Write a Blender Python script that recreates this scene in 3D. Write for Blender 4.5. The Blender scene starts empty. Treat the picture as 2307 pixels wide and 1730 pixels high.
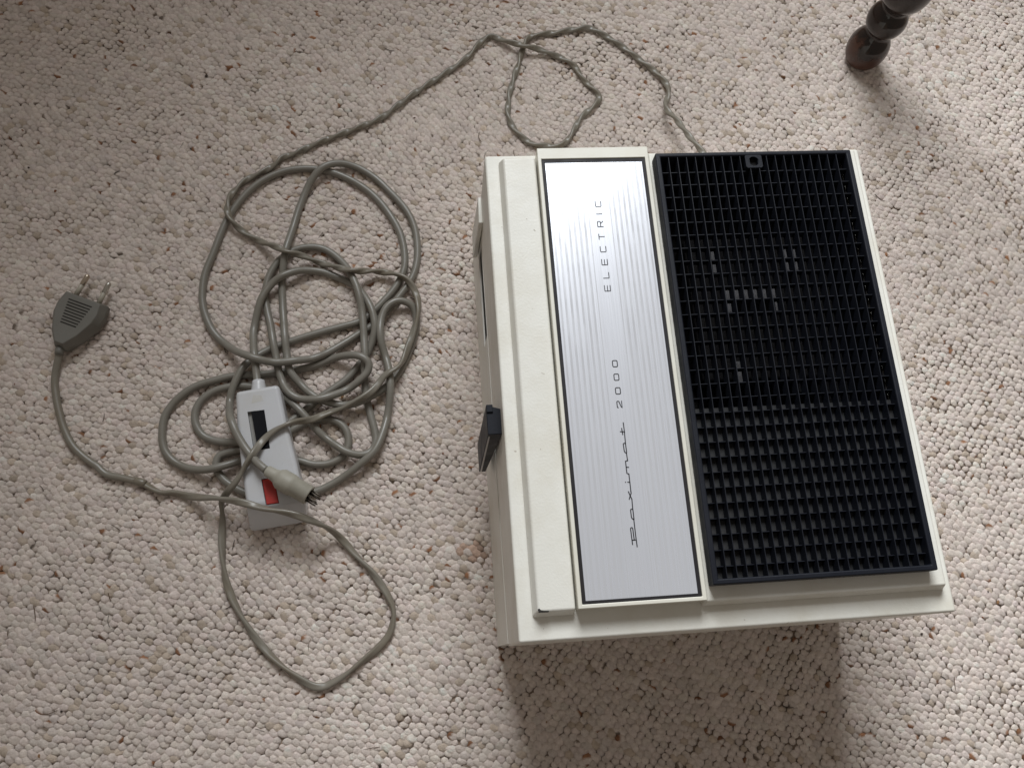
import bpy, bmesh, math, random
import numpy as np
from mathutils import Matrix, Vector

random.seed(7)
rng = np.random.default_rng(11)
scene = bpy.context.scene
COL = scene.collection
MM = 0.001

# ---------------------------------------------------------------- camera
cam_data = bpy.data.cameras.new('camera')
cam = bpy.data.objects.new('camera', cam_data)
COL.objects.link(cam)
cam_data.sensor_fit = 'HORIZONTAL'
cam_data.sensor_width = 36.0
cam_data.lens = 31.21
cam_data.clip_start = 0.01
cam_data.clip_end = 50.0
cam.matrix_world = Matrix((
    (0.99426529, 0.04365287, -0.09762664, 0.0),
    (-0.07092098, 0.95242123, -0.29641865, 0.0),
    (0.08004216, 0.30164255, 0.95005527, 0.67),
    (0, 0, 0, 1)))
scene.camera = cam

# ---------------------------------------------------------------- room light and window
world = bpy.data.worlds.new('World')
scene.world = world
world.use_nodes = True
bg = world.node_tree.nodes['Background']
bg.inputs[0].default_value = (1.0, 0.90, 0.80, 1)
bg.inputs[1].default_value = 0.20

def area(name, loc, target, sx, sy, watts, color, spread=180):
    d = bpy.data.lights.new(name, 'AREA')
    d.shape = 'RECTANGLE'
    d.size, d.size_y = sx, sy
    d.energy = watts
    d.color = color
    d.spread = math.radians(spread)
    o = bpy.data.objects.new(name, d)
    COL.objects.link(o)
    o.location = loc
    o.rotation_euler = (Vector(target) - Vector(loc)).to_track_quat('-Z', 'Y').to_euler()
    return o

area('window_light', (0.20, 1.35, 1.45), (0.56, 0.48, 1.12), 0.95, 0.85, 28, (0.93, 0.97, 1.0), 102)

scene.view_settings.view_transform = 'Standard'
scene.view_settings.look = 'None'
scene.view_settings.exposure = 0.0
scene.view_settings.gamma = 1.0
scene.cycles.max_bounces = 8
scene.cycles.use_denoising = True

# ---------------------------------------------------------------- materials
def nodes(name):
    m = bpy.data.materials.new(name)
    m.use_nodes = True
    nt = m.node_tree
    return m, nt, nt.nodes['Principled BSDF']

def setv(b, **kw):
    for k, v in kw.items():
        k = {'color': 'Base Color', 'rough': 'Roughness', 'metal': 'Metallic', 'spec': 'Specular IOR Level',
             'sheen': 'Sheen Weight', 'coat': 'Coat Weight', 'aniso': 'Anisotropic'}[k]
        b.inputs[k].default_value = (*v, 1) if isinstance(v, tuple) else v

def ramp(nt, fac, stops):
    r = nt.nodes.new('ShaderNodeValToRGB')
    nt.links.new(fac, r.inputs[0])
    el = r.color_ramp.elements
    while len(el) < len(stops):
        el.new(0.5)
    for e, (p, c) in zip(el, stops):
        e.position = p
        e.color = (*c, 1) if len(c) == 3 else c
    return r.outputs[0]

def noise(nt, scale, detail=3, rough=0.55, coord='Object', vec=None):
    n = nt.nodes.new('ShaderNodeTexNoise')
    n.inputs['Scale'].default_value = scale
    n.inputs['Detail'].default_value = detail
    n.inputs['Roughness'].default_value = rough
    if vec is None:
        tc = nt.nodes.new('ShaderNodeTexCoord')
        vec = tc.outputs[coord]
    nt.links.new(vec, n.inputs['Vector'])
    return n.outputs['Fac']

def bump(nt, b, h, strength, dist):
    n = nt.nodes.new('ShaderNodeBump')
    n.inputs['Strength'].default_value = strength
    n.inputs['Distance'].default_value = dist
    nt.links.new(h, n.inputs['Height'])
    nt.links.new(n.outputs[0], b.inputs['Normal'])

def mix(nt, fac, a, c):
    n = nt.nodes.new('ShaderNodeMix')
    n.data_type = 'RGBA'
    for sock, v in ((n.inputs[0], fac), (n.inputs[6], a), (n.inputs[7], c)):
        if isinstance(v, tuple):
            sock.default_value = (*v, 1)
        elif isinstance(v, (int, float)):
            sock.default_value = v
        else:
            nt.links.new(v, sock)
    return n.outputs[2]

def worn(name, base, dirt, rough, grain=900, grain_str=0.15, amount=0.35, spec=0.5, speck=None):
    m, nt, b = nodes(name)
    f = ramp(nt, noise(nt, 22, 5, 0.65), [(0.45, (0, 0, 0)), (0.8, (amount,) * 3)])
    col = mix(nt, f, base, dirt)
    if speck:
        s = ramp(nt, noise(nt, 260, 2, 0.4), [(0.775, (0, 0, 0)), (0.80, (0.6,) * 3)])
        col = mix(nt, s, col, speck)
    nt.links.new(col, b.inputs['Base Color'])
    rr = ramp(nt, noise(nt, 60, 4), [(0.3, (rough * 0.8,) * 3), (0.7, (min(1, rough * 1.2),) * 3)])
    nt.links.new(rr, b.inputs['Roughness'])
    b.inputs['Specular IOR Level'].default_value = spec
    bump(nt, b, noise(nt, grain, 2), grain_str, 0.0004)
    return m

M_paint = worn('cream_paint', (0.755, 0.74, 0.68), (0.58, 0.53, 0.42), 0.42, 700, 0.25, 0.6, 0.45, (0.25, 0.2, 0.14))
M_frame = worn('ivory_plastic', (0.72, 0.70, 0.62), (0.58, 0.52, 0.40), 0.38, 900, 0.1, 0.5)
M_black = worn('black_plastic', (0.008, 0.0095, 0.015), (0.018, 0.019, 0.026), 0.5, 800, 0.15, 0.6, 0.22)
M_slider = worn('matt_black_plastic', (0.008, 0.008, 0.010), (0.014, 0.014, 0.016), 0.6, 800, 0.1, 0.5, 0.08)
M_floor = worn('dusty_black_plastic', (0.013, 0.013, 0.014), (0.032, 0.03, 0.029), 0.6, 800, 0.15, 0.6, 0.4)
M_inside = worn('dark_interior', (0.012, 0.011, 0.012), (0.03, 0.026, 0.02), 0.8, 400, 0.2, 0.5, 0.2)  # plain dark tone for the hollows of projector and connector
M_bracket = worn('dull_zinc', (0.17, 0.165, 0.175), (0.06, 0.055, 0.055), 0.6, 400, 0.2, 0.6)
M_border = worn('black_border_ink', (0.018, 0.016, 0.018), (0.04, 0.035, 0.03), 0.55, 900, 0.05, 0.4, 0.25)
M_ink = worn('black_ink', (0.012, 0.011, 0.014), (0.02, 0.02, 0.02), 0.6, 900, 0.02, 0.2)
M_cable = worn('grey_pvc', (0.215, 0.20, 0.172), (0.16, 0.14, 0.105), 0.36, 500, 0.12, 0.7, 0.5)
M_flex = worn('old_grey_pvc', (0.215, 0.195, 0.16), (0.17, 0.135, 0.09), 0.34, 500, 0.12, 0.9, 0.5)
M_remote = worn('light_grey_plastic', (0.56, 0.565, 0.585), (0.48, 0.455, 0.40), 0.32, 900, 0.08, 0.5)
M_din = worn('beige_grey_rubber', (0.36, 0.34, 0.285), (0.20, 0.18, 0.14), 0.5, 500, 0.2, 0.8)
M_plug = worn('dark_grey_plastic', (0.165, 0.157, 0.138), (0.115, 0.107, 0.085), 0.5, 700, 0.15, 0.6)
M_groove = worn('groove_dark', (0.018, 0.015, 0.012), (0.04, 0.03, 0.02), 0.8)  # near-black brown for the seam, the chip and the plug lines
M_sleeve = worn('pale_pin_sleeve', (0.42, 0.39, 0.32), (0.3, 0.26, 0.2), 0.45)
M_red = worn('red_plastic', (0.42, 0.022, 0.014), (0.25, 0.015, 0.01), 0.4, 900, 0.1, 0.6)
M_residue = worn('old_tape_residue', (0.54, 0.54, 0.54), (0.46, 0.43, 0.36), 0.45, 500, 0.2, 1.0)
M_well = worn('grey_recess', (0.30, 0.29, 0.27), (0.2, 0.18, 0.15), 0.5)

def metal(name, col, rough):
    m, nt, b = nodes(name)
    setv(b, color=col, rough=rough, metal=1.0)
    bump(nt, b, noise(nt, 500, 3), 0.1, 0.0003)
    return m
M_pin = metal('nickel', (0.55, 0.53, 0.48), 0.22)
M_pin_warm = metal('nickel_warm_reflection', (0.55, 0.47, 0.38), 0.25)  # nickel with a reddish reflection put into its colour
M_dinpin = metal('dark_pin_metal', (0.10, 0.085, 0.07), 0.4)
M_edge_glint = metal('edge_glint_metal', (0.5, 0.5, 0.5), 0.3)  # pale metal for the painted-in glint on the lever

def make_alu():
    m, nt, b = nodes('brushed_aluminium')
    tc = nt.nodes.new('ShaderNodeTexCoord')
    sep = nt.nodes.new('ShaderNodeSeparateXYZ')
    nt.links.new(tc.outputs['Object'], sep.inputs[0])
    # printed satin lines, 3.42 mm apart, in two groups either side of the lettering
    def math_(op, a, c=None):
        n = nt.nodes.new('ShaderNodeMath')
        n.operation = op
        for s, v in ((n.inputs[0], a), (n.inputs[1], c)):
            if v is None:
                continue
            if isinstance(v, (int, float)):
                s.default_value = v
            else:
                nt.links.new(v, s)
        return n.outputs[0]
    x = sep.outputs['X']
    ph = math_('FRACT', math_('DIVIDE', math_('SUBTRACT', x, 0.0850), 0.00342))
    line = math_('LESS_THAN', ph, 0.42)
    dist = math_('ABSOLUTE', math_('SUBTRACT', x, 0.1165))
    side = math_('MULTIPLY', math_('GREATER_THAN', dist, 0.0068), math_('LESS_THAN', dist, 0.0312))
    mask = math_('MULTIPLY', line, side)
    # brushing: noise stretched along the plate
    mp = nt.nodes.new('ShaderNodeMapping')
    mp.inputs['Scale'].default_value = (900, 14, 900)
    nt.links.new(tc.outputs['Object'], mp.inputs[0])
    br = noise(nt, 1.0, 4, 0.7, vec=mp.outputs[0])
    mp2 = nt.nodes.new('ShaderNodeMapping')
    mp2.inputs['Scale'].default_value = (260, 45, 260)
    nt.links.new(tc.outputs['Object'], mp2.inputs[0])
    wear = noise(nt, 1.0, 4, 0.65, vec=mp2.outputs[0])
    col = mix(nt, mask, (0.76, 0.775, 0.83), (0.785, 0.80, 0.85))
    nt.links.new(col, b.inputs['Base Color'])
    r1 = ramp(nt, br, [(0.25, (0.25,) * 3), (0.75, (0.30,) * 3)])
    r2 = ramp(nt, wear, [(0.35, (0.18,) * 3), (0.7, (0.25,) * 3)])
    nt.links.new(mix(nt, mask, r1, r2), b.inputs['Roughness'])
    nt.links.new(mix(nt, mask, (0.50,) * 3, (0.50,) * 3), b.inputs['Metallic'])
    bump(nt, b, br, 0.012, 0.0002)
    return m
M_alu = make_alu()

def make_wool():
    m, nt, b = nodes('wool_loop')
    at = nt.nodes.new('ShaderNodeAttribute')
    at.attribute_name = 'wool'
    f = ramp(nt, noise(nt, 420, 5, 0.75), [(0.3, (0.80, 0.775, 0.75)), (0.7, (1.08, 1.08, 1.08))])
    mul = nt.nodes.new('ShaderNodeMix')
    mul.data_type = 'RGBA'
    mul.blend_type = 'MULTIPLY'
    mul.inputs[0].default_value = 1
    nt.links.new(at.outputs['Color'], mul.inputs[6])
    nt.links.new(f, mul.inputs[7])
    nt.links.new(mul.outputs[2], b.inputs['Base Color'])
    setv(b, rough=0.95, spec=0.15, sheen=0.15)
    bump(nt, b, noise(nt, 900, 4, 0.75), 1.0, 0.0012)
    return m
M_wool = make_wool()
M_backing = worn('carpet_backing', (0.36, 0.28, 0.22), (0.22, 0.16, 0.12), 0.95, 500, 0.5, 0.8, 0.1)

def make_wood():
    m, nt, b = nodes('dark_lacquered_wood')
    tc = nt.nodes.new('ShaderNodeTexCoord')
    sep = nt.nodes.new('ShaderNodeSeparateXYZ')
    nt.links.new(tc.outputs['Object'], sep.inputs[0])
    mp = nt.nodes.new('ShaderNodeMapping')
    mp.inputs['Scale'].default_value = (60, 60, 9)
    nt.links.new(tc.outputs['Object'], mp.inputs[0])
    g = noise(nt, 1.0, 5, 0.6, vec=mp.outputs[0])
    col = ramp(nt, g, [(0.3, (0.008, 0.0045, 0.0035)), (0.7, (0.022, 0.011, 0.007))])
    # lacquer rubbed off the foot
    wn = noise(nt, 45, 4, 0.6)
    a = nt.nodes.new('ShaderNodeMath'); a.operation = 'MULTIPLY_ADD'
    nt.links.new(sep.outputs['Z'], a.inputs[0]); a.inputs[1].default_value = -12.0
    nt.links.new(wn, a.inputs[2])
    wm = ramp(nt, a.outputs[0], [(0.12, (0, 0, 0)), (0.28, (1, 1, 1))])
    nt.links.new(mix(nt, wm, col, (0.060, 0.023, 0.013)), b.inputs['Base Color'])
    rr = ramp(nt, wm, [(0, (0.10,) * 3), (1, (0.40,) * 3)])
    nt.links.new(rr, b.inputs['Roughness'])
    bump(nt, b, g, 0.08, 0.001)
    return m
M_wood = make_wood()

# ---------------------------------------------------------------- helpers
def thing(name, label, cat, loc_mm):
    o = bpy.data.objects.new(name, None)
    o.empty_display_size = 0.02
    COL.objects.link(o)
    o.location = Vector(loc_mm) * MM
    o['label'] = label
    o['category'] = cat
    return o

def put(name, me, mat, parent=None):
    """link a mesh whose vertices are in world millimetres"""
    me.transform(Matrix.Scale(MM, 4))
    o = bpy.data.objects.new(name, me)
    COL.objects.link(o)
    if mat is not None:
        me.materials.append(mat)
    if parent is not None:
        o.parent = parent
        root = Vector((0, 0, 0))
        p = parent
        while p is not None:
            root += p.location
            p = p.parent
        o.location = -root          # keep the mesh data in world coordinates
    return o

def bmesh_out(bm, name):
    bmesh.ops.recalc_face_normals(bm, faces=bm.faces)
    me = bpy.data.meshes.new(name)
    bm.to_mesh(me)
    bm.free()
    return me

def hexa(bm, lo, hi):
    """lo, hi: four (x,y,z) corners each, counter-clockwise"""
    v = [bm.verts.new(p) for p in list(lo) + list(hi)]
    bm.faces.new(v[3::-1]); bm.faces.new(v[4:])
    for i in range(4):
        j = (i + 1) % 4
        bm.faces.new((v[i], v[j], v[4 + j], v[4 + i]))
    return v

def rect(x0, x1, y0, y1, z):
    return [(x0, y0, z), (x1, y0, z), (x1, y1, z), (x0, y1, z)]

def bevel(o, w, seg=2, angle=30):
    md = o.modifiers.new('bevel', 'BEVEL')
    md.width = w * MM
    md.segments = seg
    md.limit_method = 'ANGLE'
    md.angle_limit = math.radians(angle)
    md.use_clamp_overlap = True
    for p in o.data.polygons:
        p.use_smooth = True
    md.harden_normals = True
    return o

def box(name, x0, x1, y0, y1, z0, z1, mat, parent, bev=0, seg=2, top=None):
    bm = bmesh.new()
    hexa(bm, rect(x0, x1, y0, y1, z0), rect(*(top or (x0, x1, y0, y1)), z1))
    o = put(name, bmesh_out(bm, name), mat, parent)
    if bev:
        bevel(o, bev, seg)
    return o

def plate(name, xs, ys, holes, z0, z1, mat, parent, bev=0, seg=2, draft=0):
    """a slab on a grid of xs, ys with some cells left open; draft spreads the outer foot of the walls"""
    bm = bmesh.new()
    vt, vb = {}, {}
    for i, x in enumerate(xs):
        for j, y in enumerate(ys):
            dx = -draft if i == 0 else draft if i == len(xs) - 1 else 0
            dy = -draft if j == 0 else draft if j == len(ys) - 1 else 0
            vt[i, j] = bm.verts.new((x, y, z1))
            vb[i, j] = bm.verts.new((x + dx, y + dy, z0))
    full = {(i, j) for i in range(len(xs) - 1) for j in range(len(ys) - 1)} - set(holes)
    for i, j in full:
        bm.faces.new((vt[i, j], vt[i + 1, j], vt[i + 1, j + 1], vt[i, j + 1]))
        bm.faces.new((vb[i, j + 1], vb[i + 1, j + 1], vb[i + 1, j], vb[i, j]))
        for (a, b), nb in ((((i, j), (i + 1, j)), (i, j - 1)), (((i + 1, j), (i + 1, j + 1)), (i + 1, j)),
                           (((i + 1, j + 1), (i, j + 1)), (i, j + 1)), (((i, j + 1), (i, j)), (i - 1, j))):
            if nb not in full:
                bm.faces.new((vb[a], vb[b], vt[b], vt[a]))
    for v in [v for v in bm.verts if not v.link_faces]:
        bm.verts.remove(v)
    bmesh.ops.dissolve_limit(bm, angle_limit=0.01, verts=bm.verts, edges=bm.edges)
    o = put(name, bmesh_out(bm, name), mat, parent)
    if bev:
        bevel(o, bev, seg)
    return o

def lathe(name, prof, axis_from, axis_dir, mat, parent, n=28, smooth=True):
    """prof: (distance along the axis, radius) pairs"""
    d = Vector(axis_dir).normalized()
    u = d.orthogonal().normalized()
    w = d.cross(u)
    bm = bmesh.new()
    rings = []
    for s, r in prof:
        c = Vector(axis_from) + d * s
        rings.append([bm.verts.new(c + (u * math.cos(2 * math.pi * k / n) + w * math.sin(2 * math.pi * k / n)) * r) for k in range(n)])
    for a, b in zip(rings, rings[1:]):
        for k in range(n):
            bm.faces.new((a[k], a[(k + 1) % n], b[(k + 1) % n], b[k]))
    bm.faces.new(rings[0][::-1]); bm.faces.new(rings[-1])
    o = put(name, bmesh_out(bm, name), mat, parent)
    if smooth:
        for p in o.data.polygons:
            p.use_smooth = len(p.vertices) == 4
    return o

def catmull(P, n):
    P = np.asarray(P, float)
    Q = np.vstack([2 * P[0] - P[1], P, 2 * P[-1] - P[-2]])
    out = []
    for i in range(1, len(Q) - 2):
        a, b, c, d = Q[i - 1:i + 3]
        for t in np.linspace(0, 1, n, endpoint=False):
            out.append(.5 * (2 * b + (c - a) * t + (2 * a - 5 * b + 4 * c - d) * t * t + (3 * b - a - 3 * c + d) * t ** 3))
    out.append(P[-1])
    return np.array(out)

def sweep(name, pts, profile, mat, parent, twist=None):
    """profile(s) -> list of (a, b) offsets; twist(s) -> angle"""
    P = np.asarray(pts)
    T = np.gradient(P, axis=0)
    T /= np.linalg.norm(T, axis=1)[:, None]
    s = np.r_[0, np.cumsum(np.linalg.norm(np.diff(P, axis=0), axis=1))]
    verts, n = [], len(profile(0))
    for p, t, si in zip(P, T, s):
        side = np.cross(t, (0, 0, 1.0)); side /= np.linalg.norm(side)
        up = np.cross(side, t)
        a = twist(si) if twist else 0
        ca, sa = math.cos(a), math.sin(a)
        for x, y in profile(si):
            verts.append(p + side * (x * ca - y * sa) + up * (x * sa + y * ca))
    faces = []
    m = len(P)
    for i in range(m - 1):
        for k in range(n):
            k2 = (k + 1) % n
            faces.append((i * n + k, i * n + k2, (i + 1) * n + k2, (i + 1) * n + k))
    faces.append(tuple(range(n - 1, -1, -1)))
    faces.append(tuple((m - 1) * n + k for k in range(n)))
    me = bpy.data.meshes.new(name)
    me.from_pydata([tuple(v) for v in verts], [], faces)
    me.update()
    o = put(name, me, mat, parent)
    for p in o.data.polygons:
        p.use_smooth = len(p.vertices) == 4
    bm = bmesh.new(); bm.from_mesh(me); bmesh.ops.recalc_face_normals(bm, faces=bm.faces); bm.to_mesh(me); bm.free()
    return o

def strokes(name, lines, width, z, h, mat, parent):
    """ink strokes: thin raised ribbons with mitred joints"""
    bm = bmesh.new()
    for L in lines:
        P = [Vector((x, y, 0)) for x, y in L]
        closed = len(P) > 2 and (P[0] - P[-1]).length < 1e-6
        if closed:
            P = P[:-1]
        n = len(P)
        ring = []
        for i, p in enumerate(P):
            a = P[i - 1] if (i > 0 or closed) else None
            b = P[(i + 1) % n] if (i < n - 1 or closed) else None
            d1 = (p - a).normalized() if a is not None else None
            d2 = (b - p).normalized() if b is not None else None
            d = ((d1 or d2) + (d2 or d1)).normalized()
            nrm = Vector((-d.y, d.x, 0))
            k = 1 / max(0.5, nrm.dot(Vector((-(d1 or d2).y, (d1 or d2).x, 0))))
            off = nrm * width * 0.5 * min(k, 1.5)
            ext = Vector((0, 0, 0))
            if a is None: ext = -d2 * width * 0.3
            if b is None: ext = d1 * width * 0.3
            ring.append([bm.verts.new((*(p + ext + off * sg)[:2], zz)) for sg, zz in ((1, z), (-1, z), (-1, z + h), (1, z + h))])
        rng_ = range(n) if closed else range(n - 1)
        for i in rng_:
            a, b = ring[i], ring[(i + 1) % n]
            for k in range(4):
                k2 = (k + 1) % 4
                bm.faces.new((a[k], a[k2], b[k2], b[k]))
        if not closed:
            bm.faces.new(ring[0][::-1]); bm.faces.new(ring[-1])
    return put(name, bmesh_out(bm, name), mat, parent)

def baked(o, extra=None):
    """apply the modifiers of o now"""
    dg = bpy.context.evaluated_depsgraph_get()
    me = bpy.data.meshes.new_from_object(o.evaluated_get(dg))
    o.modifiers.clear()
    o.data = me
    return o

# ---------------------------------------------------------------- carpet: backing sheet and wool loops
bm = bmesh.new()
N = 24
xs = np.linspace(-900, 1150, N); ys = np.linspace(-700, 1150, N)
grid = [[bm.verts.new((x, y, -2.45 + 0.25 * math.sin(x * .013) * math.cos(y * .017))) for y in ys] for x in xs]
for i in range(N - 1):
    for j in range(N - 1):
        bm.faces.new((grid[i][j], grid[i + 1][j], grid[i + 1][j + 1], grid[i][j + 1]))
carpet = put('carpet', bmesh_out(bm, 'carpet'), M_backing)
carpet['kind'] = 'structure'
carpet['label'] = 'cream and beige looped wool carpet'

def smooth_noise(x, y, scale, seed):
    r = np.random.default_rng(seed)
    v = np.zeros_like(x)
    for _ in range(9):
        a = r.uniform(0, 2 * math.pi); k = scale * r.uniform(.6, 1.6)
        v += np.sin((x * math.cos(a) + y * math.sin(a)) * k + r.uniform(0, 6.28))
    return v / 3.0

def wool_loops():
    a1, a2 = math.radians(-11), math.radians(-57)      # staggered rows of tufts
    I, J = np.meshgrid(np.arange(-270, 270), np.arange(-270, 270))
    I, J = I.ravel(), J.ravel()
    x = 120 + I * 6.2 * math.cos(a1) + J * 5.7 * math.cos(a2)
    y = 240 + I * 6.2 * math.sin(a1) + J * 5.7 * math.sin(a2)
    keep = (x > -470) & (x < 700) & (y > -200) & (y < 700)
    x, y = x[keep], y[keep]
    n = len(x)
    x = x + 1.3 * smooth_noise(x, y, .02, 3) + rng.normal(0, .4, n)
    y = y + 1.3 * smooth_noise(x, y, .02, 4) + rng.normal(0, .4, n)
    s = np.clip(rng.normal(1, .11, n), .72, 1.3) * (1 + .05 * smooth_noise(x, y, .05, 5))
    la = 4.05 * s * np.clip(rng.normal(1, .12, n), .75, 1.35)
    lb = 3.2 * s
    lc = 1.65 * s
    ang = math.radians(-20) + rng.normal(0, .3, n) + .3 * smooth_noise(x, y, .03, 6)
    zc = -1.75 + rng.normal(0, .12, n) - (lc - 1.65) * .5
    tilt = rng.normal(-.2, .1, n)
    # one loop: a dome
    rings = [(math.radians(68), 6), (math.radians(40), 8), (math.radians(2), 8)]
    tv = [(0, 0, 1.0)]
    starts = []
    for el, m in rings:
        starts.append((len(tv), m))
        for k in range(m):
            a = 2 * math.pi * (k + .5 * (m == 6)) / m
            tv.append((math.cos(el) ** .85 * math.cos(a), math.cos(el) ** .85 * math.sin(a), math.sin(el) ** .9))
    tv = np.array(tv)
    F = [(0, 1 + k, 1 + (k + 1) % 6) for k in range(6)]
    s0, s1 = 1, 7
    i = j = 0
    while i < 6 or j < 8:                      # 6-ring to 8-ring
        if j / 8 <= (i + .5) / 6 and j < 8:
            F.append((s0 + i % 6, s1 + j % 8, s1 + (j + 1) % 8)); j += 1
        else:
            F.append((s0 + i % 6, s1 + j % 8, s0 + (i + 1) % 6)); i += 1
    for k in range(8):
        a, b = 7 + k, 7 + (k + 1) % 8
        F += [(a, a + 8, b + 8), (a, b + 8, b)]
    F = np.array(F)
    lump = 1 + rng.normal(0, .06, (n, len(tv)))
    lx = tv[None, :, 0] * la[:, None] * lump
    ly = tv[None, :, 1] * lb[:, None] * lump
    lz = tv[None, :, 2] * lc[:, None] * lump + lx * tilt[:, None]
    ca, sa = np.cos(ang)[:, None], np.sin(ang)[:, None]
    X = x[:, None] + lx * ca - ly * sa
    Y = y[:, None] + lx * sa + ly * ca
    Z = zc[:, None] + lz
    co = np.stack([X, Y, Z], -1).reshape(-1, 3) * MM
    faces = (F[None] + (np.arange(n) * len(tv))[:, None, None]).reshape(-1)
    me = bpy.data.meshes.new('loop_pile')
    nf = len(faces) // 3
    me.vertices.add(len(co)); me.vertices.foreach_set('co', co.astype(np.float32).ravel())
    me.loops.add(len(faces)); me.loops.foreach_set('vertex_index', faces.astype(np.int32))
    me.polygons.add(nf)
    me.polygons.foreach_set('loop_start', np.arange(0, nf * 3, 3, dtype=np.int32))
    me.polygons.foreach_set('use_smooth', np.ones(nf, bool))
    me.update(calc_edges=True)
    # wool colours
    base = np.array([.80, .705, .645])
    c = base[None] * (1 + rng.normal(0, .06, (n, 1))) * (1 + rng.normal(0, .008, (n, 3)))
    c *= (1 + .05 * smooth_noise(x, y, .018, 8))[:, None]
    t = rng.random(n)
    cl = smooth_noise(x, y, .06, 9)
    tan_ = t < .05 + .05 * np.clip(cl, 0, 2)
    c[tan_] = np.array([.62, .52, .43]) * (1 + rng.normal(0, .07, (tan_.sum(), 1)))
    br = (t > .976) | ((cl > 1.9) & (t > .9))
    c[br] = np.array([.30, .15, .08]) * (1 + rng.normal(0, .2, (br.sum(), 1)))
    dk = (t > .969) & (t <= .976)
    c[dk] = np.array([.24, .19, .15]) * (1 + rng.normal(0, .2, (dk.sum(), 1)))
    # reddish stain beside the projector
    d = np.hypot((x - 32) / 11, (y - 79) / 8)
    st = (d < 1) & (t > .3)
    c[st] = np.array([.60, .43, .34]) * (1 + rng.normal(0, .15, (st.sum(), 1)))
    cc = np.ones((n, len(tv), 4)); cc[:, :, :3] = np.clip(c[:, None] * (1 + rng.normal(0, .05, (n, len(tv), 1))), .01, .9)
    # flecks colour only one side of some loops
    part = br | dk
    pm = part[:, None] & (tv[None, :, 0] * np.cos(t * 900)[:, None] + tv[None, :, 1] * np.sin(t * 900)[:, None] < .25)
    cc[pm, :3] = base
    attr = me.color_attributes.new('wool', 'FLOAT_COLOR', 'POINT')
    attr.data.foreach_set('color', cc.astype(np.float32).ravel())
    o = bpy.data.objects.new('loop_pile', me)
    COL.objects.link(o)
    me.materials.append(M_wool)
    o.parent = carpet
    o['kind'] = 'stuff'
    return o
wool_loops()

def lint():
    """hairs, threads and crumbs caught in the pile"""
    r = random.Random(5)
    bm = bmesh.new()
    lay = bm.loops.layers.float_color.new('wool')
    def paint(faces, c):
        for f in faces:
            for l in f.loops:
                l[lay] = (*c, 1)
    for k in range(100):
        x, y = r.uniform(-340, 560), r.uniform(-90, 560)
        a, bend, L = r.uniform(0, 6.28), r.uniform(-.22, .22), r.uniform(5, 13)
        w = r.uniform(.16, .34)
        c = r.choice([(.05, .04, .035), (.09, .06, .04), (.16, .10, .06), (.6, .55, .5)])
        prev = None
        fs = []
        for i in range(7):
            x += math.cos(a) * L / 6; y += math.sin(a) * L / 6; a += bend
            z = .25 + .35 * math.sin(i * 1.1 + k)
            t = w * (1 if 0 < i < 6 else .4)
            nx, ny = -math.sin(a) * t, math.cos(a) * t
            ring = [bm.verts.new(p) for p in ((x + nx, y + ny, z), (x, y, z + t * 1.3), (x - nx, y - ny, z), (x, y, z - t))]
            if prev:
                for q in range(4):
                    fs.append(bm.faces.new((prev[q], prev[(q + 1) % 4], ring[(q + 1) % 4], ring[q])))
            prev = ring
        paint(fs, c)
    for k in range(130):
        x, y = r.uniform(-340, 560), r.uniform(-90, 560)
        R0 = r.uniform(.6, 1.2) * (1.7 if r.random() < .2 else 1)
        c = r.choice([(.22, .085, .035), (.28, .12, .05), (.12, .06, .03), (.07, .05, .04), (.35, .2, .1)])
        n = r.choice([5, 6, 7])
        el, ph = r.uniform(.45, 1), r.uniform(0, 6.28)
        lo, hi = [], []
        for i in range(n):
            t = 2 * math.pi * i / n
            rr = R0 * r.uniform(.65, 1.15)
            px, py = rr * math.cos(t), rr * el * math.sin(t)
            q = (x + px * math.cos(ph) - py * math.sin(ph), y + px * math.sin(ph) + py * math.cos(ph))
            zz = r.uniform(-.1, .4)
            lo.append(bm.verts.new((*q, zz - .5))); hi.append(bm.verts.new((*q, zz)))
        top = bm.verts.new((x, y, .6))
        fs = [bm.faces.new(lo[::-1])]
        for i in range(n):
            j = (i + 1) % n
            fs += [bm.faces.new((lo[i], lo[j], hi[j], hi[i])), bm.faces.new((hi[i], hi[j], top))]
        paint(fs, c)
    o = put('lint_and_crumbs', bmesh_out(bm, 'lint_and_crumbs'), M_wool, carpet)
    o['kind'] = 'stuff'
lint()

# ---------------------------------------------------------------- slide projector
proj = thing('slide_projector', 'cream slide projector with silver name plate and black vent grille on top', 'projector', (175, 164, 0))
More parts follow.
